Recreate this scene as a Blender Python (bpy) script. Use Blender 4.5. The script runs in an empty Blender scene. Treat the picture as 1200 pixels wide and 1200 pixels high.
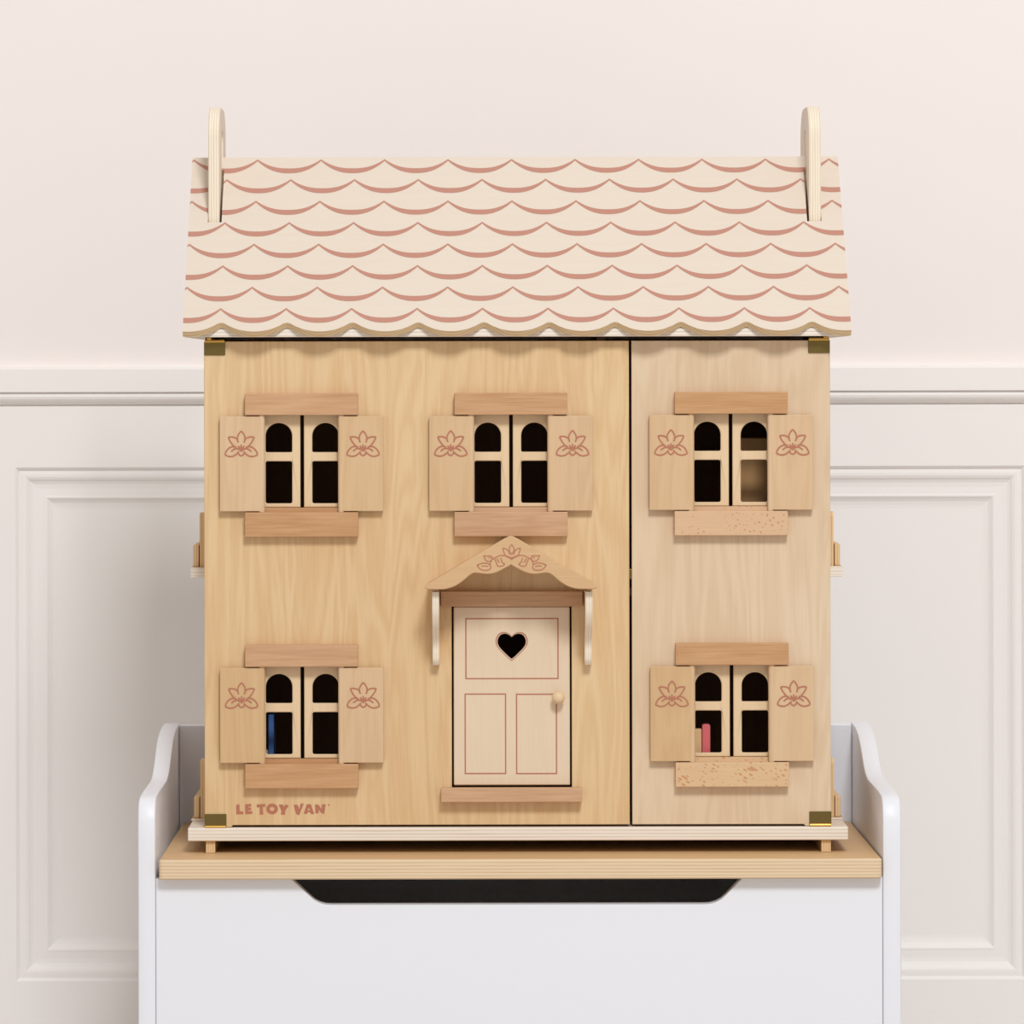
import bpy, bmesh, math
from mathutils import Vector
from mathutils.geometry import tessellate_polygon

# ------------------------------------------------------------------ camera
F = 5250.0            # focal length in pixels of the 1200 px frame
DIST = 4.3            # camera to the dolls' house front
VX, VY = 553.0, 440.0 # where the level view axis meets the frame
CZ = 0.908            # camera height above the floor
ROLL = 0.0020

scene = bpy.context.scene
col = scene.collection
cam_data = bpy.data.cameras.new('camera')
cam_data.sensor_width = 36.0
cam_data.sensor_fit = 'HORIZONTAL'
cam_data.lens = F / 1200.0 * 36.0
cam_data.shift_x = (600.0 - VX) / 1200.0
cam_data.shift_y = -(600.0 - VY) / 1200.0
cam_data.clip_end = 50
cam = bpy.data.objects.new('camera', cam_data)
col.objects.link(cam)
cam.location = (0, -DIST, CZ)
cam.rotation_mode = 'XYZ'
cam.rotation_euler = (math.pi / 2, 0, 0)
cam.rotation_euler.rotate_axis('Z', -ROLL)
scene.camera = cam

# ------------------------------------------------------------------ light
world = bpy.data.worlds.new('world')
scene.world = world
world.use_nodes = True
wb = world.node_tree.nodes['Background']
wb.inputs[0].default_value = (1.0, 0.93, 0.85, 1)
wb.inputs[1].default_value = 0.57

def area(name, loc, target, size, power, color):
    d = bpy.data.lights.new(name, 'AREA')
    d.shape = 'SQUARE'
    d.size = size
    d.energy = power
    d.color = color
    o = bpy.data.objects.new(name, d)
    col.objects.link(o)
    o.location = loc
    o.rotation_euler = (Vector(target) - Vector(loc)).to_track_quat('-Z', 'Y').to_euler()
    return o
area('softbox_key', (0.54, -3.2, 3.45), (0.04, 0.1, 0.75), 0.8, 102, (0.95, 0.985, 1.0))

vs = scene.view_settings
vs.view_transform = 'Standard'
vs.look = 'None'
vs.gamma = 1.0
vs.use_curve_mapping = False
vs.exposure = 0.0

# ------------------------------------------------------------------ helpers
def X(px, d=0.0): return (px - VX) * (DIST + d) / F
def Z(py, d=0.0): return CZ + (VY - py) * (DIST + d) / F
PX = DIST / F         # one pixel at the house front, in metres

def lin(r, g, b):
    def f(c):
        c /= 255.0
        return c / 12.92 if c <= 0.04045 else ((c + 0.055) / 1.055) ** 2.4
    return (f(r), f(g), f(b), 1.0)

def new_mat(name, rough=0.6, spec=0.3):
    m = bpy.data.materials.new(name)
    m.use_nodes = True
    nt = m.node_tree
    b = nt.nodes['Principled BSDF']
    b.inputs['Roughness'].default_value = rough
    b.inputs['Specular IOR Level'].default_value = spec
    return m, nt, b

def plain(name, rgb, rough=0.6, spec=0.3, metallic=0.0, var=0.02, scale=30.0):
    m, nt, b = new_mat(name, rough, spec)
    b.inputs['Metallic'].default_value = metallic
    tc = nt.nodes.new('ShaderNodeTexCoord')
    n = nt.nodes.new('ShaderNodeTexNoise')
    n.inputs['Scale'].default_value = scale
    n.inputs['Detail'].default_value = 3
    nt.links.new(tc.outputs['Object'], n.inputs['Vector'])
    mx = nt.nodes.new('ShaderNodeMix'); mx.data_type = 'RGBA'
    c = lin(*rgb)
    mx.inputs[6].default_value = tuple(v * (1 - var) for v in c[:3]) + (1,)
    mx.inputs[7].default_value = tuple(min(1, v * (1 + var)) for v in c[:3]) + (1,)
    nt.links.new(n.outputs['Fac'], mx.inputs[0])
    nt.links.new(mx.outputs[2], b.inputs['Base Color'])
    return m

def wood(name, light, dark, axis='Z', fine=1.0, figure=1.0, rough=0.5, specks=None, vary=0.0):
    """solid or veneer wood: long figure plus fine pores along the grain axis"""
    m, nt, b = new_mat(name, rough, 0.3)
    N, L = nt.nodes, nt.links
    tc = N.new('ShaderNodeTexCoord')
    oi = N.new('ShaderNodeObjectInfo')
    mul = N.new('ShaderNodeVectorMath'); mul.operation = 'SCALE'
    comb = N.new('ShaderNodeCombineXYZ')
    for k in range(3): L.new(oi.outputs['Random'], comb.inputs[k])
    L.new(comb.outputs[0], mul.inputs[0]); mul.inputs['Scale'].default_value = 7.0
    add = N.new('ShaderNodeVectorMath'); add.operation = 'ADD'
    L.new(tc.outputs['Object'], add.inputs[0]); L.new(mul.outputs[0], add.inputs[1])
    def stretched(a, along):
        mp = N.new('ShaderNodeMapping')
        s = [a, a, a]; s['XYZ'.index(axis)] = along
        mp.inputs['Scale'].default_value = s
        L.new(add.outputs[0], mp.inputs['Vector'])
        return mp
    m1 = stretched(24.0, 2.6)
    n1 = N.new('ShaderNodeTexNoise'); n1.inputs['Scale'].default_value = 1.0
    n1.inputs['Detail'].default_value = 3; n1.inputs['Distortion'].default_value = 0.6
    L.new(m1.outputs[0], n1.inputs['Vector'])
    # growth rings: bands of the slow noise
    rm = N.new('ShaderNodeMath'); rm.operation = 'MULTIPLY'; rm.inputs[1].default_value = 52.0
    L.new(n1.outputs['Fac'], rm.inputs[0])
    sn = N.new('ShaderNodeMath'); sn.operation = 'SINE'; L.new(rm.outputs[0], sn.inputs[0])
    m2 = stretched(700.0, 25.0)
    n2 = N.new('ShaderNodeTexNoise'); n2.inputs['Scale'].default_value = 1.0
    n2.inputs['Detail'].default_value = 2
    L.new(m2.outputs[0], n2.inputs['Vector'])
    m3 = stretched(9.0, 3.0)
    n3 = N.new('ShaderNodeTexNoise'); n3.inputs['Scale'].default_value = 1.0
    L.new(m3.outputs[0], n3.inputs['Vector'])
    def lincomb(src, k, base):
        ma = N.new('ShaderNodeMath'); ma.operation = 'MULTIPLY_ADD'
        L.new(src, ma.inputs[0]); ma.inputs[1].default_value = k
        if isinstance(base, (int, float)): ma.inputs[2].default_value = base
        else: L.new(base, ma.inputs[2])
        return ma.outputs[0]
    f = lincomb(sn.outputs[0], 0.12 * figure, 0.5 - 0.45 * fine - 0.27 * figure)
    f = lincomb(n2.outputs['Fac'], 0.9 * fine, f)
    f = lincomb(n3.outputs['Fac'], 0.54 * figure, f)
    cl = N.new('ShaderNodeClamp'); L.new(f, cl.inputs[0])
    mx = N.new('ShaderNodeMix'); mx.data_type = 'RGBA'
    mx.inputs[6].default_value = lin(*light); mx.inputs[7].default_value = lin(*dark)
    L.new(cl.outputs[0], mx.inputs[0])
    out = mx.outputs[2]
    if specks:
        scale, thr, rgb, sx = specks
        sp = N.new('ShaderNodeSeparateXYZ'); L.new(add.outputs[0], sp.inputs[0])
        cm = N.new('ShaderNodeCombineXYZ'); L.new(sp.outputs[0], cm.inputs[0]); L.new(sp.outputs[2], cm.inputs[1])
        mr = N.new('ShaderNodeMapping'); mr.inputs['Rotation'].default_value = (0, 0, 0.5)
        L.new(cm.outputs[0], mr.inputs['Vector'])
        mp = N.new('ShaderNodeMapping'); mp.inputs['Scale'].default_value = (scale * sx, scale / sx, 1)
        L.new(mr.outputs[0], mp.inputs['Vector'])
        v = N.new('ShaderNodeTexVoronoi'); v.voronoi_dimensions = '2D'; v.inputs['Scale'].default_value = 1.0
        L.new(mp.outputs[0], v.inputs['Vector'])
        nn = N.new('ShaderNodeTexNoise'); nn.inputs['Scale'].default_value = scale * 0.35
        L.new(add.outputs[0], nn.inputs['Vector'])
        th = N.new('ShaderNodeMapRange'); th.inputs[1].default_value = 0.35; th.inputs[2].default_value = 0.68
        th.inputs[3].default_value = 0.0; th.inputs[4].default_value = thr * 1.5
        L.new(nn.outputs['Fac'], th.inputs[0])
        lt = N.new('ShaderNodeMath'); lt.operation = 'LESS_THAN'
        L.new(v.outputs['Distance'], lt.inputs[0]); L.new(th.outputs[0], lt.inputs[1])
        mm = N.new('ShaderNodeMath'); mm.operation = 'MULTIPLY'; mm.inputs[1].default_value = 0.75
        L.new(lt.outputs[0], mm.inputs[0])
        m9 = N.new('ShaderNodeMix'); m9.data_type = 'RGBA'
        L.new(mm.outputs[0], m9.inputs[0]); L.new(out, m9.inputs[6]); m9.inputs[7].default_value = lin(*rgb)
        out = m9.outputs[2]
    if vary:
        hs = N.new('ShaderNodeHueSaturation')
        mv = N.new('ShaderNodeMath'); mv.operation = 'MULTIPLY_ADD'
        L.new(oi.outputs['Random'], mv.inputs[0]); mv.inputs[1].default_value = 2*vary; mv.inputs[2].default_value = 1-vary
        L.new(mv.outputs[0], hs.inputs['Value'])
        ms = N.new('ShaderNodeMath'); ms.operation = 'MULTIPLY_ADD'
        L.new(oi.outputs['Random'], ms.inputs[0]); ms.inputs[1].default_value = -4*vary; ms.inputs[2].default_value = 1+2*vary
        L.new(ms.outputs[0], hs.inputs['Saturation'])
        L.new(out, hs.inputs['Color']); out = hs.outputs[0]
    L.new(out, b.inputs['Base Color'])
    bp = N.new('ShaderNodeBump'); bp.inputs['Strength'].default_value = 0.06; bp.inputs['Distance'].default_value = 0.0005
    L.new(n2.outputs['Fac'], bp.inputs['Height']); L.new(bp.outputs[0], b.inputs['Normal'])
    return m

def ply(name, light, dark, axis, run, period=0.0024, rough=0.6):
    """plywood edge: plies stacked along axis, streaks along run"""
    m, nt, b = new_mat(name, rough, 0.25)
    N, L = nt.nodes, nt.links
    tc = N.new('ShaderNodeTexCoord')
    sep = N.new('ShaderNodeSeparateXYZ'); L.new(tc.outputs['Object'], sep.inputs[0])
    mp = N.new('ShaderNodeMapping')
    s = [60, 60, 60]; s['XYZ'.index(axis)] = 500; s['XYZ'.index(run)] = 12
    mp.inputs['Scale'].default_value = s
    L.new(tc.outputs['Object'], mp.inputs[0])
    n = N.new('ShaderNodeTexNoise'); n.inputs['Scale'].default_value = 1; n.inputs['Detail'].default_value = 3
    L.new(mp.outputs[0], n.inputs['Vector'])
    ma = N.new('ShaderNodeMath'); ma.operation = 'MULTIPLY'; ma.inputs[1].default_value = 2 * math.pi / period
    L.new(sep.outputs['XYZ'.index(axis)], ma.inputs[0])
    wob = N.new('ShaderNodeMath'); wob.operation = 'MULTIPLY_ADD'; wob.inputs[1].default_value = 2.2
    L.new(n.outputs['Fac'], wob.inputs[0]); L.new(ma.outputs[0], wob.inputs[2])
    sn = N.new('ShaderNodeMath'); sn.operation = 'SINE'; L.new(wob.outputs[0], sn.inputs[0])
    r = N.new('ShaderNodeMapRange'); r.inputs[1].default_value = 0.1; r.inputs[2].default_value = 1.0
    L.new(sn.outputs[0], r.inputs[0])
    mu = N.new('ShaderNodeMath'); mu.operation = 'MULTIPLY'
    L.new(r.outputs[0], mu.inputs[0]); L.new(n.outputs['Fac'], mu.inputs[1])
    mx = N.new('ShaderNodeMix'); mx.data_type = 'RGBA'
    mx.inputs[6].default_value = lin(*light); mx.inputs[7].default_value = lin(*dark)
    L.new(mu.outputs[0], mx.inputs[0]); L.new(mx.outputs[2], b.inputs['Base Color'])
    return m

M = {}
M['plaster'] = plain('upper_wall_paint', (246, 239, 237), 0.9, 0.1, var=0.012, scale=6)
M['wainscot'] = plain('wainscot_paint', (246, 242, 240), 0.55, 0.3, var=0.006, scale=8)
M['floor'] = wood('floor_boards', (226, 221, 216), (210, 204, 198), 'X', 0.6, 0.8, 0.5)
M['white'] = plain('white_lacquer', (235, 237, 245), 0.4, 0.35, var=0.006, scale=10)
M['facade'] = wood('facade_veneer', (231, 205, 164), (207, 167, 119), 'Z', 0.5, 1.15)
M['facade_pale'] = wood('pale_facade_veneer', (231, 211, 185), (206, 175, 140), 'Z', 0.4, 0.9)
M['shutter'] = wood('shutter_wood', (222, 192, 156), (202, 165, 124), 'Z', 0.45, 0.9, vary=0.045)
M['casement'] = wood('casement_ply', (234, 210, 176), (219, 187, 147), 'Z', 0.4, 0.4)
M['beech'] = wood('beech_block', (213, 172, 134), (184, 138, 100), 'X', 1.3, 0.9, vary=0.045)
M['beech_spots'] = wood('spotted_beech_block', (224, 191, 158), (206, 167, 128), 'X', 0.7, 0.3, specks=(185, 0.15, (192, 134, 94), 0.9))
M['beech_flecks'] = wood('flecked_beech_block', (226, 195, 158), (208, 170, 128), 'X', 0.7, 0.3, specks=(190, 0.21, (194, 134, 86), 0.68))
M['canopy'] = wood('canopy_beech', (221, 187, 146), (201, 161, 118), 'X', 0.8, 0.5)
M['door'] = wood('door_wood', (233, 215, 192), (219, 193, 162), 'Z', 0.35, 0.35)
M['roof'] = wood('roof_veneer', (228, 216, 204), (219, 202, 185), 'X', 0.35, 0.35, 0.6)
M['inside'] = wood('inside_veneer', (210, 176, 134), (184, 142, 100), 'Z', 0.4, 0.6)
M['interior'] = wood('shaded_interior_veneer', (138, 102, 72), (110, 78, 52), 'Z', 0.4, 0.6)  # veneer coloured darker: shade inside the rooms is painted in
M['lid'] = wood('lid_veneer', (226, 192, 146), (208, 168, 121), 'X', 0.5, 0.5)
M['plyX_v'] = ply('ply_edge_upright', (228, 196, 152), (170, 122, 78), 'X', 'Z')
M['plyX_pale'] = ply('ply_edge_pale', (240, 228, 210), (204, 176, 144), 'X', 'Z')
M['plyY_pale'] = ply('ply_edge_depth', (236, 216, 186), (196, 160, 120), 'Y', 'X')
M['plyZ'] = ply('ply_edge_flat', (228, 204, 172), (193, 154, 113), 'Z', 'X', 0.0031)
M['plyZ_pale'] = ply('ply_edge_flat_pale', (238, 230, 220), (199, 175, 149), 'Z', 'X', 0.0032)
M['roof_edge'] = ply('roof_ply_edge', (226, 202, 164), (186, 148, 104), 'Y', 'X', 0.003)
M['print'] = plain('pink_print', (190, 138, 122), 0.7, 0.15, var=0.03, scale=200)
M['print_dark'] = plain('terracotta_print', (182, 120, 98), 0.7, 0.15, var=0.03, scale=200)
M['brass'] = plain('brass', (128, 110, 66), 0.36, 0.5, metallic=1.0, var=0.05, scale=120)  # darkened brass: reflection of a dim room is put into the colour
M['brass_highlight'] = plain('highlight_brass', (212, 172, 92), 0.28, 0.5, metallic=1.0, var=0.05, scale=120)  # brighter copy of the brass, gold highlight painted into its colour
M['pink'] = plain('pink_toy_paint', (214, 106, 110), 0.5, 0.3)
M['cupboard'] = wood('cupboard_wood', (188, 146, 98), (160, 118, 74), 'Z', 0.4, 0.4)
M['blue'] = plain('blue_toy_paint', (72, 108, 166), 0.5, 0.3)
M['toywood'] = wood('toy_furniture_wood', (232, 196, 150), (208, 166, 118), 'Z', 0.4, 0.4)

WPOS = {}
def reg(o, w): WPOS[o.name] = Vector(w)

def tag(o, label, cat, group=None):
    o['label'] = label; o['category'] = cat
    if group: o['group'] = group
    return o

def empty(name, loc, label, cat):
    o = bpy.data.objects.new(name, None)
    col.objects.link(o); o.location = loc; o.empty_display_size = 0.05
    reg(o, loc)
    return tag(o, label, cat)

def link(name, bm, mats, parent=None, origin=None, smooth=False, label=None):
    """bm is in world coordinates; the object's origin goes to its middle"""
    bmesh.ops.recalc_face_normals(bm, faces=bm.faces[:])
    cs = [v.co for v in bm.verts]
    if origin is None:
        lo = Vector((min(c[i] for c in cs) for i in range(3)))
        hi = Vector((max(c[i] for c in cs) for i in range(3)))
        origin = (lo + hi) / 2
    origin = Vector(origin)
    bmesh.ops.translate(bm, verts=bm.verts[:], vec=-origin)
    me = bpy.data.meshes.new(name)
    bm.to_mesh(me); bm.free()
    for m in (mats if isinstance(mats, (list, tuple)) else [mats]):
        me.materials.append(m)
    if smooth:
        for p in me.polygons: p.use_smooth = True
        try: me.set_sharp_from_angle(angle=math.radians(35))
        except Exception: pass
    o = bpy.data.objects.new(name, me)
    col.objects.link(o)
    if parent is not None:
        o.parent = parent
        o.location = origin - WPOS[parent.name]
    else:
        o.location = origin
    reg(o, origin)
    if label: o['label'] = label
    return o

def edge_slot(bm, thick_axis, slot):
    """faces that are not across thick_axis take material slot (plywood edges)"""
    bm.normal_update()
    k = 'XYZ'.index(thick_axis)
    for f in bm.faces:
        if abs(f.normal[k]) < 0.5: f.material_index = slot

def box_bm(x0, x1, y0, y1, z0, z1, bev=0.0, seg=2, bm=None):
    b = bm or bmesh.new()
    vs_ = [b.verts.new(c) for c in ((x0,y0,z0),(x1,y0,z0),(x1,y1,z0),(x0,y1,z0),(x0,y0,z1),(x1,y0,z1),(x1,y1,z1),(x0,y1,z1))]
    fs = [b.faces.new([vs_[i] for i in q]) for q in ((0,3,2,1),(4,5,6,7),(0,1,5,4),(1,2,6,5),(2,3,7,6),(3,0,4,7))]
    if bev > 0:
        es = list({e for f in fs for e in f.edges})
        bmesh.ops.bevel(b, geom=es, offset=bev, segments=seg, profile=0.5, affect='EDGES')
    return b

def box(name, x0, x1, y0, y1, z0, z1, mat, parent=None, bev=0.0006, plyaxis=None, plymat=None, label=None, seg=2):
    b = box_bm(x0, x1, y0, y1, z0, z1, bev, seg)
    mats = [mat]
    if plyaxis:
        edge_slot(b, plyaxis, 1); mats = [mat, plymat]
    return link(name, b, mats, parent, label=label)

def offset_loop(pts, d):
    """move a loop (2-D) inwards by d (outwards if d < 0), whatever its winding"""
    n = len(pts)
    A = sum(pts[i][0]*pts[(i+1)%n][1]-pts[(i+1)%n][0]*pts[i][1] for i in range(n))
    s = 1 if A > 0 else -1
    out = []
    for i in range(n):
        p0, p1, p2 = Vector(pts[i-1]), Vector(pts[i]), Vector(pts[(i+1)%n])
        a = (p1-p0); c = (p2-p1)
        if a.length < 1e-9 or c.length < 1e-9: out.append(tuple(p1)); continue
        a.normalize(); c.normalize()
        n1 = Vector((-a.y, a.x))*s; n2 = Vector((-c.y, c.x))*s
        m = n1+n2
        if m.length < 1e-6: m = n1
        m.normalize()
        k = d/max(0.35, m.dot(n1))
        out.append(tuple(p1+m*k))
    return out

def prism_bm(outer, holes, d0, d1, place, ch=0.0):
    """extrude a 2-D outline with holes from depth d0 (front, chamfered by ch) to d1; place(u,v,d)->xyz"""
    b = bmesh.new()
    loops = [outer]+list(holes)
    front, rim, back = [], [], []
    sgn = 1 if d1 > d0 else -1
    for i, lp in enumerate(loops):
        if ch > 0:
            fl = offset_loop(lp, ch if i == 0 else -ch)
        else: fl = lp
        front.append([b.verts.new(place(u, v, d0)) for u, v in fl])
        rim.append([b.verts.new(place(u, v, d0+sgn*ch)) for u, v in lp] if ch > 0 else front[-1])
        back.append([b.verts.new(place(u, v, d1)) for u, v in lp])
    for ring in (front, back):
        if len(loops) == 1:
            b.faces.new(ring[0])
        else:
            flat = [v for r in ring for v in r]
            polys = [[Vector((p[0], p[1], 0)) for p in lp] for lp in loops]
            for t in tessellate_polygon(polys):
                if len(set(t)) == 3:
                    try: b.faces.new([flat[k] for k in t])
                    except ValueError: pass
    def band(r0, r1):
        for a, c in zip(r0, r1):
            n = len(a)
            for i in range(n):
                b.faces.new((a[i], a[(i+1)%n], c[(i+1)%n], c[i]))
    if ch > 0: band(front, rim)
    band(rim, back)
    return b

def P_xz(u, v, d): return (u, d, v)      # outline in X-Z, depth along Y
def P_yz(u, v, d): return (d, u, v)      # outline in Y-Z, depth along X
def P_xy(u, v, d): return (u, v, d)

def rrect(x0, x1, z0, z1, r, n=4, corners=(1,1,1,1)):
    """corners order: x0z0, x1z0, x1z1, x0z1"""
    pts = []
    for k, (cx, cz, a0) in enumerate(((x0, z0, 180), (x1, z0, 270), (x1, z1, 0), (x0, z1, 90))):
        rr = r*corners[k]
        if rr <= 0: pts.append((cx, cz)); continue
        mx = cx+rr if cx == x0 else cx-rr
        mz = cz+rr if cz == z0 else cz-rr
        for i in range(n+1):
            a = math.radians(a0+90*i/n)
            pts.append((mx+rr*math.cos(a), mz+rr*math.sin(a)))
    return pts

def smooth_pts(pts, n=6, closed=False):
    """Catmull-Rom through the points"""
    out = []
    m = len(pts)
    rng = range(m if closed else m-1)
    for i in rng:
        if closed:
            p = [Vector(pts[(i+k-1) % m]) for k in range(4)]
        else:
            p = [Vector(pts[max(0, min(m-1, i+k-1))]) for k in range(4)]
        for j in range(n):
            t = j/n
            q = 0.5*((2*p[1])+(p[2]-p[0])*t+(2*p[0]-5*p[1]+4*p[2]-p[3])*t*t+(3*p[1]-p[0]-3*p[2]+p[3])*t**3)
            out.append((q.x, q.y))
    if not closed: out.append(tuple(pts[-1]))
    return out

STEP = [0]
def ribbon(bm, pts, w, place, d, closed=False):
    n = len(pts)
    STEP[0] = (STEP[0]+1) % 24
    d = d-STEP[0]*6e-6
    L_, R_ = [], []
    for i in range(n):
        if closed: a, c = Vector(pts[i-1]), Vector(pts[(i+1) % n])
        else: a, c = Vector(pts[max(0, i-1)]), Vector(pts[min(n-1, i+1)])
        t = c-a
        if t.length < 1e-9: t = Vector((1, 0))
        t.normalize(); nn = Vector((-t.y, t.x))*w/2
        p = Vector(pts[i])
        L_.append(bm.verts.new(place(*(p+nn), d))); R_.append(bm.verts.new(place(*(p-nn), d)))
    for i in range(n if closed else n-1):
        j = (i+1) % n
        bm.faces.new((L_[i], L_[j], R_[j], R_[i]))

def fill(bm, pts, place, d, holes=()):
    loops = [list(pts)]+[list(h) for h in holes]
    vsl = [bm.verts.new(place(u, v, d)) for lp in loops for u, v in lp]
    for t in tessellate_polygon([[Vector((u, v, 0)) for u, v in lp] for lp in loops]):
        if len(set(t)) == 3:
            try: bm.faces.new([vsl[k] for k in t])
            except ValueError: pass

# ------------------------------------------------------------------ the room
WY = 0.65                                   # wall face
def wz(py): return Z(py, WY)
def wx(px): return X(px, WY)
def structure(o): o['kind'] = 'structure'; return o

floor = structure(link('floor', box_bm(-2.6, 2.7, -3.6, WY+0.1, -0.04, 0.0), M['floor']))

# wainscot frame: panels are recesses cut through the frame layer
p_out = dict(x0=wx(21), x1=wx(1197.5), z0=wz(1145.7), z1=wz(550))
pw = p_out['x1']-p_out['x0']; stile = 0.085
panels = [(p_out['x0']+k*(pw+stile), p_out['x1']+k*(pw+stile)) for k in (-1, 0, 1)]
rail_z = wz(473)
wall = structure(link('wall_back', box_bm(-2.6, 2.7, WY+0.014, WY+0.1, 0, 2.5), M['wainscot']))
b = prism_bm([(-2.6, 0.0), (2.7, 0.0), (2.7, rail_z), (-2.6, rail_z)],
             [[(a, p_out['z0']), (c, p_out['z0']), (c, p_out['z1']), (a, p_out['z1'])] for a, c in panels],
             WY, WY+0.0145, P_xz, ch=0.0030)
link('wainscot_frame', b, M['wainscot'], wall)
b = box_bm(-2.6, 2.7, WY+0.001, WY+0.0145, wz(434), 2.5)
link('upper_wall_face', b, M['plaster'], wall, label='smooth cream painted wall above the wainscot')
# moulding profile: distance from frame edge, depth behind the frame face
prof = [(0.0, 0.0142), (0.0, 0.0042), (0.0042, 0.0034), (0.0066, 0.0036), (0.0088, 0.0048), (0.0108, 0.0070), (0.0134, 0.0084),
        (0.0175, 0.0090), (0.0240, 0.0088), (0.0256, 0.0083), (0.0268, 0.0088), (0.0284, 0.0106), (0.0310, 0.0126), (0.0345, 0.0136),
        (0.0370, 0.0139), (0.0370, 0.0142)]
prof = [(u*1.18, v) for u, v in prof]
def moulding(corners):
    """a mitred strip between two corners of a panel recess; corners = (p, q, inward)"""
    (px_, pz), (qx, qz), (ix, iz), (tx, tz) = corners
    bm = bmesh.new()
    A, B = [], []
    for s, d in prof:
        A.append(bm.verts.new((px_+(ix+tx)*s, WY+d, pz+(iz+tz)*s)))
        B.append(bm.verts.new((qx+(ix-tx)*s, WY+d, qz+(iz-tz)*s)))
    n = len(A)
    for i in range(n):
        j = (i+1) % n
        bm.faces.new((A[i], A[j], B[j], B[i]))
    bm.faces.new(A); bm.faces.new(B[::-1])
    return bm
for a, c in panels:
    z0, z1 = p_out['z0'], p_out['z1']
    for cs in (((a, z1), (c, z1), (0, -1), (1, 0)), ((a, z0), (c, z0), (0, 1), (1, 0)),
               ((a, z0), (a, z1), (1, 0), (0, 1)), ((c, z0), (c, z1), (-1, 0), (0, 1))):
        link('panel_moulding', moulding(cs), M['wainscot'], wall)
# dado rail: flat cap fascia and the ovolo below it
def strip(name, prf, kind=True):
    """profile (protrusion, z) swept along X"""
    bm = bmesh.new()
    A = [bm.verts.new((-2.6, WY-d, z)) for d, z in prf]
    B = [bm.verts.new((2.7, WY-d, z)) for d, z in prf]
    n = len(A)
    for i in range(n):
        bm.faces.new((A[i], A[(i+1) % n], B[(i+1) % n], B[i]))
    bm.faces.new(A); bm.faces.new(B[::-1])
    return link(name, bm, M['wainscot'])
zt, zl, zb = wz(431), wz(459), rail_z
t1 = structure(strip('trim_1', [(-0.013, zt+0.002), (0.009, zt+0.002), (0.0115, zt+0.0012), (0.0125, zt-0.001), (0.0125, zl+0.0006), (0.0118, zl), (-0.013, zl)]))
H = zl-zb
structure(strip('trim_2', [(-0.013, zl-0.0002), (0.0085, zl-0.0002), (0.0085, zl-0.0012), (0.0100, zl-0.0022), (0.0104, zl-H*0.35), (0.0094, zl-H*0.55),
                 (0.0070, zl-H*0.74), (0.0040, zl-H*0.88), (0.0022, zl-H*0.97), (0.0, zb-0.0005), (-0.013, zb-0.0005)]))
structure(strip('baseboard_back', [(0.0, 0.0), (0.016, 0.0), (0.016, 0.13), (0.012, 0.138), (0.010, 0.15), (0.004, 0.165), (0.0, 0.168)]))

# ------------------------------------------------------------------ toy box
LID_T = Z(999.5)                                   # lid top
LF = -0.057                                        # lid front
LID_B = Z(1030.5, LF)
SF = -0.045                                        # side panel front
BK = 0.300                                         # front face of the back panel
xl0, xl1 = X(160.5, SF), X(181, SF)
xr0, xr1 = X(1033.5, SF), X(1055, SF)
toybox = empty('toy_box', ((xl0+xr1)/2, 0.12, 0), 'white toy box bench with plywood lid in front of the panelled wall', 'toy box')
prof_top = [(-0.045, Z(985, SF)), (-0.045, Z(962, SF)), (-0.0435, CZ-0.4185), (-0.040, CZ-0.4085), (-0.034, CZ-0.4035), (-0.022, CZ-0.4012),
            (0.013, CZ-0.3998), (0.078, CZ-0.3993), (0.118, CZ-0.3990), (0.134, CZ-0.3975), (0.150, CZ-0.3945), (0.164, CZ-0.3900), (0.180, CZ-0.3830),
            (0.196, CZ-0.3755), (0.212, CZ-0.3690), (0.230, CZ-0.3640), (0.250, CZ-0.3605), (0.275, CZ-0.3585), (0.3165, CZ-0.3578)]
outl = [(BK+0.0165, 0.0), (SF, 0.0)]+prof_top
for xa, xb in ((xl0, xl1), (xr0, xr1)):
    # rounded long edges on both faces
    bm = bmesh.new()
    r = 0.0022
    levels = [(0.0, r), (r*0.3, r*0.3), (r, 0.0), (xb-xa-r, 0.0), (xb-xa-r*0.3, r*0.3), (xb-xa, r)]
    rings = [[bm.verts.new((xa+dx, u, v)) for u, v in offset_loop(outl, ins)] for dx, ins in levels]
    for q in range(len(rings)-1):
        for i in range(len(outl)):
            j = (i+1) % len(outl)
            bm.faces.new((rings[q][i], rings[q][j], rings[q+1][j], rings[q+1][i]))
    bm.faces.new(rings[0]); bm.faces.new(rings[-1][::-1])
    link('side_panel', bm, M['white'], toybox, smooth=True)
box('back_panel', xl1+0.0003, xr0-0.0003, BK, BK+0.016, 0.03, Z(849.5, BK), M['white'], toybox, bev=0.001)
FP = -0.0435
ztop = LID_B-0.0004
cut = [(X(340, FP), ztop), (X(362, FP), Z(1050, FP)), (X(367, FP), Z(1054.5, FP)), (X(373, FP), Z(1057.8, FP)), (X(380, FP), Z(1059.8, FP)), (X(388, FP), Z(1060.2, FP)),
       (X(824, FP), Z(1060.2, FP)), (X(831, FP), Z(1059.8, FP)), (X(838, FP), Z(1057.8, FP)), (X(844, FP), Z(1054.5, FP)), (X(849, FP), Z(1050, FP)), (X(869, FP), ztop)]
poly = [(xl1+0.0003, 0.06), (xl1+0.0003, ztop)]+cut+[(xr0-0.0003, ztop), (xr0-0.0003, 0.06)]
link('front_panel', prism_bm(poly, [], FP, FP+0.016, P_xz, ch=0.0007), M['white'], toybox, label='white front panel with a hand cut-out below the lid')
box('bottom_panel', xl1+0.0003, xr0-0.0003, FP+0.0163, BK-0.0003, 0.06, 0.072, M['white'], toybox)
lo = rrect(X(185, LF), X(1032.7, LF), LF, BK-0.001, 0.004, 4, (1, 1, 0, 0))
bm = bmesh.new()
r = 0.0014
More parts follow.
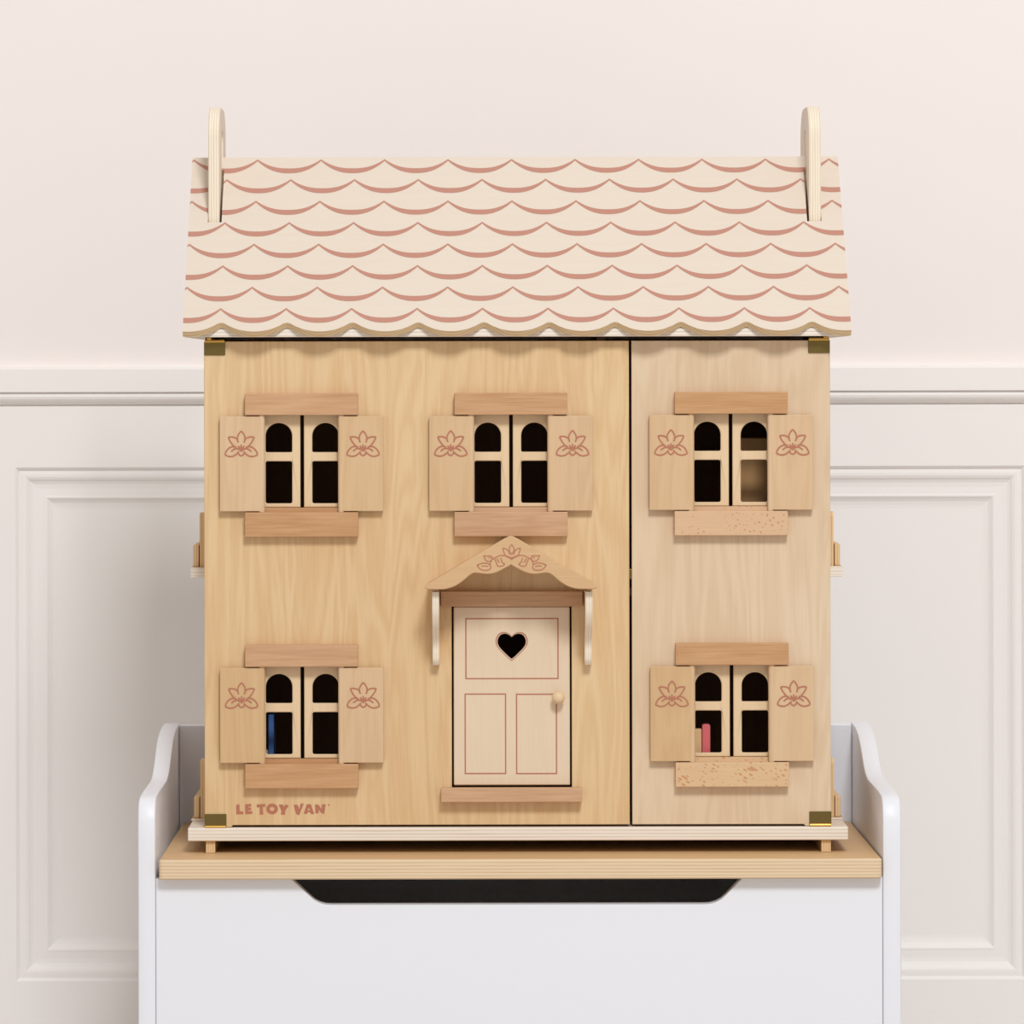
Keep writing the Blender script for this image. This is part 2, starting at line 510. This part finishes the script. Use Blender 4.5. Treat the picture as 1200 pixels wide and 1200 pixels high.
lev = [(LID_B, r), (LID_B+r, 0), (LID_T-r, 0), (LID_T, r)]
rg = [[bm.verts.new((u, v, z)) for u, v in offset_loop(lo, ins)] for z, ins in lev]
for q in range(3):
    for i in range(len(lo)):
        j = (i+1) % len(lo)
        f = bm.faces.new((rg[q][i], rg[q][j], rg[q+1][j], rg[q+1][i])); f.material_index = 1
bm.faces.new(rg[0]); bm.faces.new(rg[-1][::-1])
link('lid', bm, [M['lid'], M['plyZ']], toybox, label='pale plywood lid with layered edge')

# ------------------------------------------------------------------ dolls' house
HL, HR = X(239), X(972.7)
FT = 0.009                                         # facade thickness
HB = 0.26                                          # back of the house
BASE_T, BASE_B = Z(969.5, -0.003), Z(985.3, -0.003)
Z_EAVE = CZ+0.0423; Y_EAVE = -0.030
Z_RIDGE = CZ+0.2159; Y_RIDGE = 0.128
ATT_B = CZ+0.0371; ATT_T = CZ+0.0457
house = empty('dolls_house', ((HL+HR)/2, 0.12, LID_T),
              'pale wooden dolls house with scalloped roof standing on the toy box lid', 'dolls house')
# base and runners
box('base_board', X(219, -0.003), X(993, -0.003), -0.003, HB+0.012, BASE_B, BASE_T, M['roof'], house, bev=0.0012, plyaxis='Z', plymat=M['plyZ_pale'])
for a, c in ((X(240), X(251)), (X(961.5), X(972.7))):
    box('foot_rail', a, c, 0.001, HB-0.02, LID_T+0.0002, BASE_B-0.0001, M['inside'], house, bev=0.0004, plyaxis='X', plymat=M['plyX_v'])
# carcass
CB = BASE_T+0.0001
sw = 0.008
def side_wall(xa, xb):
    holes = []
    for pyt, pyb in ((606, 662), (896, 952)):
        holes.append([(0.095, Z(pyb, 0.1)), (0.165, Z(pyb, 0.1)), (0.165, Z(pyt, 0.1)), (0.095, Z(pyt, 0.1))])
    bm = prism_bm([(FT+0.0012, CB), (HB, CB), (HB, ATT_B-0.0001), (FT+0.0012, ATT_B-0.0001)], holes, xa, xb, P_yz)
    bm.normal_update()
    for f in bm.faces:                       # veneered outside, room side coloured darker for indoor shade
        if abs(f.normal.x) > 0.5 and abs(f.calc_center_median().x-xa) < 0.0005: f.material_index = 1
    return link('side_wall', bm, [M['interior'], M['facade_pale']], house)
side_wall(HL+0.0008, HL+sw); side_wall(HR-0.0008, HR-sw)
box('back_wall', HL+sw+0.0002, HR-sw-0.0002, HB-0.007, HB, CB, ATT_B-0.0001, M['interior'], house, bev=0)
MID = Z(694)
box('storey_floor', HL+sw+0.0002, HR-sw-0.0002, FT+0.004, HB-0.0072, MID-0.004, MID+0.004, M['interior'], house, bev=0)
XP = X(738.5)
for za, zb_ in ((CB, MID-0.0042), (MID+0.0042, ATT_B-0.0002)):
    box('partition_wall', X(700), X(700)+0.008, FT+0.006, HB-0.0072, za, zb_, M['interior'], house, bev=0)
box('attic_floor', X(216, -0.0135), X(996.5, -0.0135), -0.0155, 2*Y_RIDGE+0.0155, ATT_B, ATT_T, M['roof'], house, bev=0.0006, plyaxis='Z', plymat=M['plyZ_pale'])

# windows: centre px, row offset, upper/lower
WIN = [(353.5, 0.0, 'upper left'), (598.5, 0.0, 'upper centre'), (856.0, -0.6, 'upper right'), (353.2, 294.3, 'lower left'), (856.6, 293.3, 'lower right')]
DOOR = (528.7, 669.3, 709.0, 921.5)
def px_rect(x0, x1, y0, y1): return [(X(x0), Z(y1)), (X(x1), Z(y1)), (X(x1), Z(y0)), (X(x0), Z(y0))]
def facade(name, x0, x1, wins, mat, door=False, label=None, notch=None):
    top, bot, led = Z(399.6), Z(966.6), Z(968.9)
    if notch == 'L':
        out = [(X(x0), led), (X(270), led), (X(272), bot), (X(x1), bot), (X(x1), top), (X(x0), top)]
    else:
        out = [(X(x0), bot), (X(941), bot), (X(943), led), (X(x1), led), (X(x1), top), (X(x0), top)]
    holes = [px_rect(cx-48, cx+48, 478+dy, 601+dy) for cx, dy, _ in wins]
    if door: holes.append(px_rect(DOOR[0], DOOR[1], DOOR[2], DOOR[3]+2))
    bm = prism_bm(out, holes, 0.0, FT, P_xz, ch=0.0006)
    return link(name, bm, mat, house, label=label)
f_left = facade('facade_panel', 239, 737.0, [WIN[0], WIN[1], WIN[3]], M['facade'], True, 'wide warm-toned facade panel with the front door', 'L')
f_right = facade('facade_panel', 740.0, 972.7, [WIN[2], WIN[4]], M['facade_pale'], False, 'narrow paler facade panel with two windows', 'R')

# prints ---------------------------------------------------------------
def flower(bm, place_px, d, w):
    """lotus outline, coordinates in 1/20 px about (565, 600)"""
    def T(pts): return [place_px((u-565)/20.0, (v-600)/20.0) for u, v in pts]
    def mir(pts): return [(1130-u, v) for u, v in pts]
    def line(pts, closed=False):
        for q in (pts, mir(pts)):
            ribbon(bm, T(smooth_pts(q, 5, closed)), w, P_xz, d, closed)
    line([(502, 560), (476, 500), (478, 430), (510, 355), (565, 288)])
    line([(495, 500), (430, 450), (345, 428), (262, 435)])
    line([(262, 435), (300, 520), (360, 605), (450, 690), (510, 715)])
    line([(450, 665), (350, 655), (260, 705), (205, 780), (185, 850)])
    line([(185, 850), (290, 885), (385, 872), (450, 830), (505, 780)])
    line([(330, 770), (375, 730), (440, 702), (540, 715)])
    line([(500, 765), (505, 830), (565, 875)])
    line([(545, 700), (490, 640)])
    ribbon(bm, T([(565, 700), (565, 605)]), w, P_xz, d)
    fill(bm, T([(490, 690), (565, 675), (640, 690), (620, 740), (565, 775), (510, 740)]), P_xz, d-0.00018)

def ellipse(cx, cy, rx, ry, n=24): return [(cx+rx*math.cos(2*math.pi*i/n), cy+ry*math.sin(2*math.pi*i/n)) for i in range(n)]

# lettering on the wide facade panel
LET = [('L', [(205,138),(238,137),(239,201),(272,203),(274,229),(206,231)], []),
       ('E', [(289,136),(346,131),(347,157),(321,160),(321,167),(347,166),(347,190),(322,192),(322,201),(357,199),(357,226),(291,229)], []),
       ('T', [(397,138),(478,132),(480,159),(455,162),(460,232),(427,234),(427,165),(400,167)], []),
       ('O', ellipse(543, 180, 55, 51), [ellipse(543, 180, 21, 19)]),
       ('Y', [(604,141),(643,137),(654,160),(667,137),(700,148),(667,196),(662,235),(626,236),(629,196)], []),
       ('V', [(744,141),(784,142),(797,182),(810,130),(841,129),(796,240),(767,228)], []),
       ('A', [(868,135),(908,137),(937,228),(905,229),(900,212),(877,212),(870,229),(838,225)], [[(886,168),(896,194),(878,193)]]),
       ('N', [(945,139),(975,139),(1006,182),(1010,137),(1046,137),(1031,231),(1002,216),(979,188),(979,222),(948,222)], []),
       ('dot', ellipse(1075, 145, 8, 8, 10), [])]
for ch_, o_, hs in LET:
    bm = bmesh.new()
    T = lambda pts: [(X(250+u/8.0), Z(925+v/8.0)) for u, v in pts]
    fill(bm, T(o_), P_xz, -0.00015, [T(h) for h in hs])
    link('printed_letter' if ch_ != 'dot' else 'printed_mark', bm, M['print_dark'], f_left)

# windows ---------------------------------------------------------------
SPOT = {2: M['beech_spots'], 4: M['beech_flecks']}
def casement_bm(x0, x1, o0, o1, dy):
    zt_, zb__ = 482.0+dy, 594.3+dy
    outer = [(X(x0), Z(zb__)), (X(x1), Z(zb__)), (X(x1), Z(zt_)), (X(x0), Z(zt_))]
    r_ = (o1-o0)/2
    arch = [(o0+1.6, 529.6+dy), (o1-1.6, 529.6+dy), (o1-0.4, 529.1+dy), (o1, 527.8+dy)]
    cxx = (o0+o1)/2
    for i in range(0, 19):
        a = math.pi*i/18
        arch.append((cxx+r_*math.cos(a), 510.8+dy-(15.5)*math.sin(a)))
    arch += [(o0, 527.8+dy), (o0+0.4, 529.1+dy)]
    hole1 = [(X(u), Z(v)) for u, v in arch]
    hole2 = rrect(X(o0), X(o1), Z(589.6+dy), Z(540.2+dy), 2.2*PX, 3)
    return prism_bm(outer, [hole1, hole2], 0.0030, 0.0066, P_xz, ch=0.0007)
for i, (cx, dy, nm) in enumerate(WIN):
    beech = M['beech']
    sill = SPOT.get(i, beech)
    box('window_lintel', X(cx-66), X(cx+66), -0.0105, -0.0001, Z(486+dy), Z(460.3+dy), beech, house, bev=0.0007)
    box('window_sill', X(cx-66.3), X(cx+66.3), -0.0105, -0.0001, Z(628.3+dy), Z(599.7+dy), sill, house, bev=0.0007)
    box('sill_step', X(cx-47), X(cx+47), -0.0020, 0.0088, Z(600.2+dy), Z(594.6+dy), sill, house, bev=0.0004)
    for (a, c, o0, o1) in ((cx-47, cx-1.9, cx-42.7, cx-11.5), (cx+2.4, cx+47.6, cx+12.1, cx+43.3)):
        link('casement', casement_bm(a, c, o0, o1, dy), M['casement'], house)
    for s in (-1, 1):
        xa, xb = (cx-95.6, cx-45.2) if s < 0 else (cx+44.9, cx+95.6)
        zb__, zt_ = Z(598.5+dy), Z(487.3+dy)
        bm = box_bm(X(xa), X(xb), -0.0085, -0.0022, zb__, zt_, 0.0006, 2)
        # the pivot edge by the window is turned round and reaches to lintel and sill
        r_ = 0.0031
        sh = link('shutter', bm, M['shutter'], house)
        pv = bmesh.new()
        xc = X(xb)-r_*0.4 if s < 0 else X(xa)+r_*0.4
        n = 14
        z0_, z1_ = Z(599.5+dy), Z(486.2+dy)
        A = [pv.verts.new((xc+r_*math.cos(2*math.pi*k/n), -0.0055+r_*math.sin(2*math.pi*k/n), z0_)) for k in range(n)]
        B = [pv.verts.new((xc+r_*math.cos(2*math.pi*k/n), -0.0055+r_*math.sin(2*math.pi*k/n), z1_)) for k in range(n)]
        for k in range(n): pv.faces.new((A[k], A[(k+1) % n], B[(k+1) % n], B[k]))
        pv.faces.new(A); pv.faces.new(B[::-1])
        link('pivot_edge', pv, M['shutter'], sh, smooth=True)
        fb = bmesh.new()
        fx = cx-70.4 if s < 0 else cx+72.0
        flower(fb, lambda u, v: (X(fx+u), Z(520+dy+v)), -0.0087, 1.75*PX)
        link('flower_print', fb, M['print_dark'], sh)

# front door ------------------------------------------------------------
dx0, dx1, dz0, dz1 = X(531.0), X(667.0), Z(920.2), Z(711.0)
hx, hz = 599.0, 759.3
def heart(k):
    """outline px about the heart's middle"""
    pts = []
    ctrl = [(0, -12.5), (3.5, -15.3), (8.5, -16.6), (13.5, -14.6), (16.3, -9.6), (16.2, -4.2), (13.2, 0.8), (8, 6.2), (3, 11.0), (0, 13.2)]
    right = smooth_pts(ctrl, 3)
    full = right+[(-u, v) for u, v in right[-2:0:-1]]
    return [(X(hx+u*k), Z(hz+(v+2)*k-2)) for u, v in full]
d_out = rrect(dx0, dx1, dz0, dz1, 0.001, 2)
bm = prism_bm(d_out, [heart(1.0)], -0.0005, 0.0075, P_xz, ch=0.0009)
fdoor = link('front_door', bm, M['door'], house, label='pale hinged front door with heart cut-out and round knob')
def outline(name, x0, x1, y0, y1, wpx=1.5):
    b_ = bmesh.new()
    o_ = [(X(x0), Z(y1)), (X(x1), Z(y1)), (X(x1), Z(y0)), (X(x0), Z(y0))]
    fill(b_, o_, P_xz, -0.00065, [offset_loop(o_, wpx*PX)])
    return link(name, b_, M['print_dark'], fdoor)
outline('panel_line', 544.6, 654.0, 724.2, 796.0)
outline('panel_line', 543.6, 592.4, 812.6, 907.2)
outline('panel_line', 603.8, 652.0, 812.9, 907.4)
hb = bmesh.new()
fill(hb, heart(1.14), P_xz, -0.00065, [heart(1.07)])
link('heart_line', hb, M['print_dark'], fdoor)
# turned knob
kb = bmesh.new()
kx, kz = X(653.3), Z(816.6)
kp = [(0.0, -0.0150), (0.0022, -0.0147), (0.0042, -0.0136), (0.0057, -0.0118), (0.0062, -0.0098), (0.0058, -0.0076), (0.0044, -0.0058), (0.0030, -0.0046), (0.0028, -0.0006)]
n = 20
rings = []
for r_, y_ in kp:
    rings.append([kb.verts.new((kx, y_, kz))] if r_ == 0 else [kb.verts.new((kx+r_*math.cos(2*math.pi*k/n), y_, kz+r_*math.sin(2*math.pi*k/n))) for k in range(n)])
for q in range(len(rings)-1):
    a, c = rings[q], rings[q+1]
    for k in range(n):
        if len(a) == 1: kb.faces.new((a[0], c[k], c[(k+1) % n]))
        else: kb.faces.new((a[k], a[(k+1) % n], c[(k+1) % n], c[k]))
kb.faces.new(rings[-1])
link('knob', kb, M['casement'], fdoor, smooth=True)
box('door_lintel', X(516), X(682), -0.0085, -0.0001, Z(710.3), Z(692.5), M['beech'], house, bev=0.0006)
box('threshold', X(516), X(681), -0.0130, -0.0001, Z(938.6), Z(922.4), M['beech'], house, bev=0.0006)

# porch -----------------------------------------------------------------
PD0, PD1 = -0.060, -0.052
def pxz(u, v): return (X(u, PD0), Z(v, PD0))
half_top = [(0, 628.4), (3, 629.0), (8, 631.4), (50, 656.2), (82, 675.2), (97.5, 684.6), (100.5, 687.2), (101.0, 688.8), (99.5, 690.2)]
half_bot = smooth_pts([(96, 690.6), (84, 690.7), (76, 690.2), (66, 687.0), (57, 681.4), (49, 674.6), (44, 671.8), (39, 671.6), (30, 672.8), (22, 672.3), (13.5, 669.4), (6, 665.3), (0, 661.9)], 3)
right = half_top+half_bot
cxp = 598.3
full = [pxz(cxp+u, v) for u, v in right]+[pxz(cxp-u, v) for u, v in right[-2:0:-1]]
canopy = link('porch_canopy', prism_bm(full, [], PD0, PD1, P_xz, ch=0.0007), M['canopy'], house, label='pointed wavy porch canopy with lotus garland print')
for s in (-1, 1):
    a = Vector(pxz(cxp, 628.9)); c = Vector(pxz(cxp+s*97.0, 685.0))
    t = (c-a).normalized(); nn = Vector((t.y, -t.x))*s
    if nn.y > 0: nn = -nn
    th = 0.0058
    pl = [tuple(a+nn*0.0004), tuple(c+nn*0.0004), tuple(c+nn*th), tuple(a+Vector((0, -th*1.18)))]
    link('canopy_roof', prism_bm(pl, [], PD1+0.0001, -0.0002, P_xz), M['canopy'], house)
cb = bmesh.new()
def TC(pts): return [pxz(550+u/12.0, 625+v/12.0) for u, v in pts]
def cline(pts, closed=False):
    for q in (pts, [(1180-u, v) for u, v in pts]):
        ribbon(cb, TC(smooth_pts(q, 4, closed)), 1.2*PX, P_xz, PD0-0.0001, closed)
cline([(600, 300), (566, 265), (556, 215), (590, 155)])
cline([(560, 300), (545, 250), (510, 222), (465, 208)])
cline([(465, 208), (480, 265), (510, 322), (590, 355)])
cline([(640, 330), (690, 314), (760, 316), (830, 350), (868, 372), (885, 410), (895, 440)])
cline([(860, 345), (882, 318), (930, 320), (982, 314)]); cline([(982, 314), (960, 370), (920, 396), (880, 385), (860, 345)])
cline([(885, 345), (900, 342), (908, 352)])
cline([(745, 345), (720, 415), (688, 432), (725, 462), (785, 460), (803, 420), (825, 360)])
cline([(795, 358), (775, 395), (760, 412)])
cline([(1076, 448), (1000, 420), (925, 424), (884, 470), (895, 502), (935, 522), (1005, 516), (1045, 490), (1076, 448)])
cline([(920, 470), (965, 458), (1015, 465)])
fill(cb, TC([(520, 318), (590, 338), (660, 318), (590, 376)]), P_xz, PD0-0.0003)
link('garland_print', cb, M['print_dark'], canopy)
for a, c in ((506.2, 514.2), (685.0, 693.2)):
    zz = lambda py: Z(py, -0.03)
    curve = smooth_pts([(-0.0500, zz(704)), (-0.0478, zz(718)), (-0.0400, zz(732)), (-0.0290, zz(743)), (-0.0215, zz(751)), (-0.0180, zz(759)), (-0.0172, zz(767)),
                        (-0.0158, zz(775)), (-0.0120, zz(780.5))], 5)
    pr = [(-0.0002, zz(692.5)), (-0.0500, zz(692.5))]+curve+[(-0.0002, zz(781.8))]
    bm = prism_bm(pr, [], X(a, -0.03), X(c, -0.03), P_yz)
    edge_slot(bm, 'X', 1)
    link('porch_bracket', bm, [M['casement'], M['plyX_pale']], house, smooth=True)
# narrow wooden cleat over each bracket
for a, c in ((507.5, 513.5), (686, 692)):
    box('bracket_cleat', X(a), X(c), -0.048, -0.0002, Z(692.4, -0.048), Z(688.2, -0.048), M['canopy'], house, bev=0.0003)

# brass fittings ----------------------------------------------------------
def hinge(x0, x1, y0, y1, top):
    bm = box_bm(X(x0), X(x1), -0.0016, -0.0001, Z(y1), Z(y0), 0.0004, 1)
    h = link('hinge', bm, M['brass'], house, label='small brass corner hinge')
    kn = bmesh.new()
    r_ = 0.0017; n = 10
    zc = Z(y0)+0.0006 if top else Z(y1)-0.0002
    A = [kn.verts.new((X(x0)+0.0006, -0.0012+r_*math.cos(2*math.pi*k/n), zc+r_*math.sin(2*math.pi*k/n))) for k in range(n)]
    B = [kn.verts.new((X(x1)-0.0006, -0.0012+r_*math.cos(2*math.pi*k/n), zc+r_*math.sin(2*math.pi*k/n))) for k in range(n)]
    for k in range(n): kn.faces.new((A[k], A[(k+1) % n], B[(k+1) % n], B[k]))
    kn.faces.new(A); kn.faces.new(B[::-1])
    link('hinge_knuckle', kn, M['brass_highlight'], h, smooth=True)
    # pivot stub into the carcass
    st = X(x0)+0.003 if x0 < 600 else X(x1)-0.006
    za, zb_ = (Z(y0)+0.0012, ATT_B-0.0002) if top else (BASE_T+0.0001, Z(y1)-0.0004)
    if zb_-za > 0.0004:
        link('pivot_stub', box_bm(st, st+0.004, -0.0024, 0.003, za, zb_, 0.0003, 1), M['brass_highlight'], h)
hinge(239.2, 264, 400.2, 415.6, True); hinge(947, 972.4, 399.2, 414.4, True)
hinge(238.8, 264.3, 953.3, 968.0, False); hinge(947.3, 973.2, 951.6, 967.2, False)
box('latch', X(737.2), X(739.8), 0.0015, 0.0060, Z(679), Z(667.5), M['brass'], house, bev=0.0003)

# side window boxes -------------------------------------------------------
for s in (-1, 1):
    wallx = HL+0.0008 if s < 0 else HR-0.0008
    def sx(a, c):
        p, q = wallx+s*a, wallx+s*c
        return min(p, q), max(p, q)
    for slab, plant, back in (((664, 676.4), 638, 600.5), ((958.4, 968.6), 934, 890.5)):
        dd = 0.065
        z_sb, z_st = Z(slab[1], dd), Z(slab[0], dd)
        z_sb = max(z_sb, BASE_T+0.0001)
        a, c = sx(0.0001, 0.0178)
        box('side_sill', a, c, 0.062, 0.198, z_sb, z_st, M['inside'], house, bev=0.0006, plyaxis='Z', plymat=M['plyZ_pale'])
        a, c = sx(0.0100, 0.0156)
        box('planter_front', a, c, 0.068, 0.192, z_st+0.0001, Z(plant, dd), M['inside'], house, bev=0.0008, plyaxis='X', plymat=M['plyX_v'])
        a, c = sx(0.0002, 0.0092)
        for y0_, y1_ in ((0.066, 0.094), (0.166, 0.194)):
            zb2 = Z(back, dd); ro = 0.004
            pr = [(y0_, z_st+0.0001), (y1_, z_st+0.0001), (y1_, zb2-ro), (y1_-ro*0.3, zb2-ro*0.3), (y1_-ro, zb2), (y0_+ro, zb2), (y0_+ro*0.3, zb2-ro*0.3), (y0_, zb2-ro)]
            bm = prism_bm(pr, [], a, c, P_yz)
            edge_slot(bm, 'X', 1)
            link('side_shutter', bm, [M['inside'], M['plyX_v']], house)

# roof --------------------------------------------------------------------
RXL, RXR = X(214, Y_EAVE), X(998, Y_EAVE)
sl = Vector((Y_RIDGE-Y_EAVE, Z_RIDGE-Z_EAVE)); SLEN = sl.length; sl.normalize()
nrm = Vector((-sl.y, sl.x))                       # outwards (to the front and up)
RT = 0.0075
def P_roof(u, v, d):
    """u along X, v up the slope from the eave, d into the board"""
    v = min(v, SLEN-0.0001+min(0.0, nrm.x/sl.x*d))     # mitred at the ridge
    y = Y_EAVE+sl.x*v-nrm.x*d; z = Z_EAVE+sl.y*v-nrm.y*d
    return (u, y, z)
def P_roof_back(u, v, d):
    p = P_roof(u, v, d); return (p[0], 2*Y_RIDGE-p[1], p[2])
def v_of(py):
    k = (VY-py)/F
    t = (k*(DIST+Y_EAVE)-(Z_EAVE-CZ))/((Z_RIDGE-Z_EAVE)-(Y_RIDGE-Y_EAVE)*k)
    return t*SLEN
pitch = X(77.05+VX, Y_EAVE)
c0 = X(259.0, Y_EAVE)                              # a cusp
CD = 0.0132                                        # scallop depth
def scallop(u):
    """0 at the belly, 1 at the cusp; the cusp slightly rounded"""
    f = ((u-c0)/pitch) % 1.0
    q = abs(2*f-1)                                 # 1 at the cusp, 0 at the belly
    base = q**2.15
    e = 0.11
    if q > 1-e:                                    # round the tip
        t = (q-(1-e))/e
        base = (1-e)**2.15+(2.15*(1-e)**1.15)*e*(t-0.5*t*t)
    return base
hw = 0.0118
handles = [(X(244.4, 0.071), X(257.6, 0.071)), (X(948.6, 0.071), X(962.6, 0.071))]
def roof_outline():
    nseg = 220
    bot = [(RXL+(RXR-RXL)*i/nseg, CD*scallop(RXL+(RXR-RXL)*i/nseg)) for i in range(nseg+1)]
    top = SLEN-0.0001
    return bot+[(RXR, top), (RXL, top)]
slots = []
for k, (a, c) in enumerate(handles):
    x0_, x1_ = (a-0.0003, c+0.0022) if k == 0 else (a-0.0022, c+0.0003)
    slots.append([(x0_, v_of(260.0)), (x1_, v_of(260.0)), (x1_, v_of(198.5)), (x0_, v_of(198.5))])
bm = prism_bm(roof_outline(), slots, 0.0, RT, P_roof)
bm.normal_update()
for f in bm.faces:
    if f.calc_area() > 0 and abs(f.normal.dot(Vector((0, nrm.x, nrm.y)))) < 0.5: f.material_index = 1
roof_front = link('roof_panel', bm, [M['roof'], M['roof_edge']], house, label='front roof panel with pink scale print and scalloped eave')
bm = prism_bm(roof_outline(), slots, 0.0, RT, P_roof_back)
link('roof_panel', bm, [M['roof'], M['roof_edge']], house, label='rear roof panel with scalloped eave')
# ridge strip between the two panels
# gables closing the attic, set in above the side walls
for xa in (HL+0.001, HR-0.009):
    pad = RT/abs(nrm.x)*1.15
    y0_ = -0.030+pad+0.004
    zz0 = ATT_T+0.0001
    yl = Y_EAVE+(zz0-Z_EAVE)*(Y_RIDGE-Y_EAVE)/(Z_RIDGE-Z_EAVE)+pad+0.001
    zr = Z_RIDGE-RT/abs(nrm.y)*1.12
    link('gable_wall', prism_bm([(yl, zz0), (2*Y_RIDGE-yl, zz0), (Y_RIDGE, zr-0.05)], [], xa, xa+0.008, P_yz), M['inside'], house)
# printed scale rows
rows = [186.4, 209.6, 234.8, 259.9, 285.1, 310.4, 335.5, 360.6]
for k, py in enumerate(rows):
    off = -0.02 if k % 2 else 0.447
    bm = bmesh.new()
    vt = v_of(py)
    N_ = 24
    nseg = 400
    U, Lw = [], []
    us = set()
    first = c0+(off-2)*pitch
    j = 0
    while first+j*pitch/N_ < RXR+pitch:
        u = first+j*pitch/N_
        if RXL <= u <= RXR: us.add(round(u, 7))
        j += 1
    us |= {RXL, RXR}
    for u in sorted(us):
        f = ((u-c0)/pitch-off) % 1.0
        q = abs(2*f-1)
        if q > 0.9999: q = 1.0
        up = vt-0.0127*(1-q**2.45)
        lo_ = vt-0.0024-(0.0194-0.0024)*(1-q**2.3)
        ridge_lim = SLEN-0.0002
        U.append(bm.verts.new(P_roof(u, min(up, ridge_lim), -0.00015)))
        Lw.append(bm.verts.new(P_roof(u, min(lo_, ridge_lim), -0.00015)))
    # leave the slots open
    mids = sorted(us)
    for i in range(len(mids)-1):
        bm.faces.new((U[i], U[i+1], Lw[i+1], Lw[i]))
    for sl_ in slots:
        x0_, x1_ = sl_[0][0], sl_[1][0]
        v0_, v1_ = sl_[0][1], sl_[2][1]
        if vt-0.0196 < v1_ and vt > v0_:
            for xx in (x0_, x1_):
                bmesh.ops.bisect_plane(bm, geom=bm.verts[:]+bm.edges[:]+bm.faces[:], plane_co=(xx, 0, 0), plane_no=(1, 0, 0))
            for vv in (v0_, v1_):
                bmesh.ops.bisect_plane(bm, geom=bm.verts[:]+bm.edges[:]+bm.faces[:], plane_co=P_roof(0, vv, 0), plane_no=(0, sl.x, sl.y))
            dele = []
            for f in bm.faces:
                c = f.calc_center_median()
                vv = (c.y-Y_EAVE)*sl.x+(c.z-Z_EAVE)*sl.y
                if x0_ < c.x < x1_ and v0_ < vv < v1_: dele.append(f)
            bmesh.ops.delete(bm, geom=dele, context='FACES')
    link('scale_print', bm, M['print'], roof_front)
# carrying handles: arched plates standing in the slots, astride the ridge
zb_h = CZ+0.128
y0h, y1h = 0.0715, 2*Y_RIDGE-0.0715
zt_h = CZ+0.2640
outl = []
R_ = 0.036
for i in range(9):
    a = math.pi-math.pi/2*i/8
    outl.append((y0h+R_+R_*math.cos(a), zt_h-R_*0.8+R_*0.8*math.sin(a)))
for i in range(9):
    a = math.pi/2-math.pi/2*i/8
    outl.append((y1h-R_+R_*math.cos(a), zt_h-R_*0.8+R_*0.8*math.sin(a)))
g = 0.0165
outl += [(y1h, zb_h), (Y_RIDGE+g, zb_h), (Y_RIDGE+g, CZ+0.232)]
for i in range(1, 8):
    a = math.pi*i/8
    outl.append((Y_RIDGE+g*math.cos(a), CZ+0.232+0.011*math.sin(a)))
outl += [(Y_RIDGE-g, CZ+0.232), (Y_RIDGE-g, zb_h), (y0h, zb_h)]
for a, c in handles:
    bm = bmesh.new()
    r_ = 0.0007
    lev = [(a, r_), (a+r_, 0), (c-r_, 0), (c, r_)]
    rg = [[bm.verts.new((x, u, v)) for u, v in offset_loop(outl, ins)] for x, ins in lev]
    for q in range(3):
        for i in range(len(outl)):
            j = (i+1) % len(outl)
            f = bm.faces.new((rg[q][i], rg[q][j], rg[q+1][j], rg[q+1][i])); f.material_index = 1
    bm.faces.new(rg[0]); bm.faces.new(rg[-1][::-1])
    link('carrying_handle', bm, [M['roof'], M['plyX_pale']], house, label='arched plywood carrying handle')

# ------------------------------------------------------------------ toy furniture glimpsed through the windows
def furniture(name, x0, x1, y0, y1, zf, zt_, label, cat, body_mat):
    t = empty(name, ((x0+x1)/2, (y0+y1)/2, zf), label, cat)
    return t
zf = CB+0.0002
# dresser with a pink end board behind the lower right window
d = 0.014
t = furniture('toy_dresser', X(770, d), X(831.5, d), d, 0.034, zf, Z(849.5, d), 'wooden toy dresser with pink end board behind the lower right window', 'toy furniture', None)
bm = prism_bm([(X(822, d), zf), (X(831.6, d), zf), (X(831.6, d), Z(851.5, d)), (X(830.8, d), Z(849.8, d)), (X(829, d), Z(849.2, d)), (X(824.5, d), Z(849.2, d)), (X(822.8, d), Z(849.8, d)), (X(822, d), Z(851.5, d))], [], d, 0.028, P_xz, ch=0.0006)
link('end_board', bm, M['pink'], t, label='pink rounded end board')
box('carcass', X(768, d), X(821.6, d), d+0.002, 0.030, zf, Z(855, d), M['toywood'], t, bev=0.0008)
# tall cupboard behind the upper right window
d = 0.052
t = furniture('toy_cupboard', X(862, d), X(930, d), d, 0.10, MID+0.0042, Z(514, d), 'tall plain wooden toy cupboard behind the upper right window', 'toy furniture', None)
box('carcass', X(862, d), X(930, d), d, 0.10, MID+0.0142, Z(514, d), M['cupboard'], t, bev=0.0006)
box('plinth', X(864, d), X(928, d), d+0.003, 0.098, MID+0.0042, MID+0.0141, M['cupboard'], t, bev=0.0004)
# blue shelf unit in the lower left room
d = 0.045
t = furniture('toy_shelf', X(280, d), X(320, d), d, 0.085, zf, Z(837, d), 'blue ended toy shelf unit behind the lower left window', 'toy furniture', None)
box('end_board', X(313.5, d), X(320, d), d, 0.085, zf, Z(837, d), M['blue'], t, bev=0.001, label='blue end board')
for zz_ in (zf+0.004, zf+0.035, zf+0.066):
    box('shelf', X(272, d), X(313.3, d), d+0.003, 0.083, zz_, zz_+0.004, M['toywood'], t, bev=0.0004)
box('end_board', X(266, d), X(271.8, d), d, 0.085, zf, Z(837, d), M['blue'], t, bev=0.001)
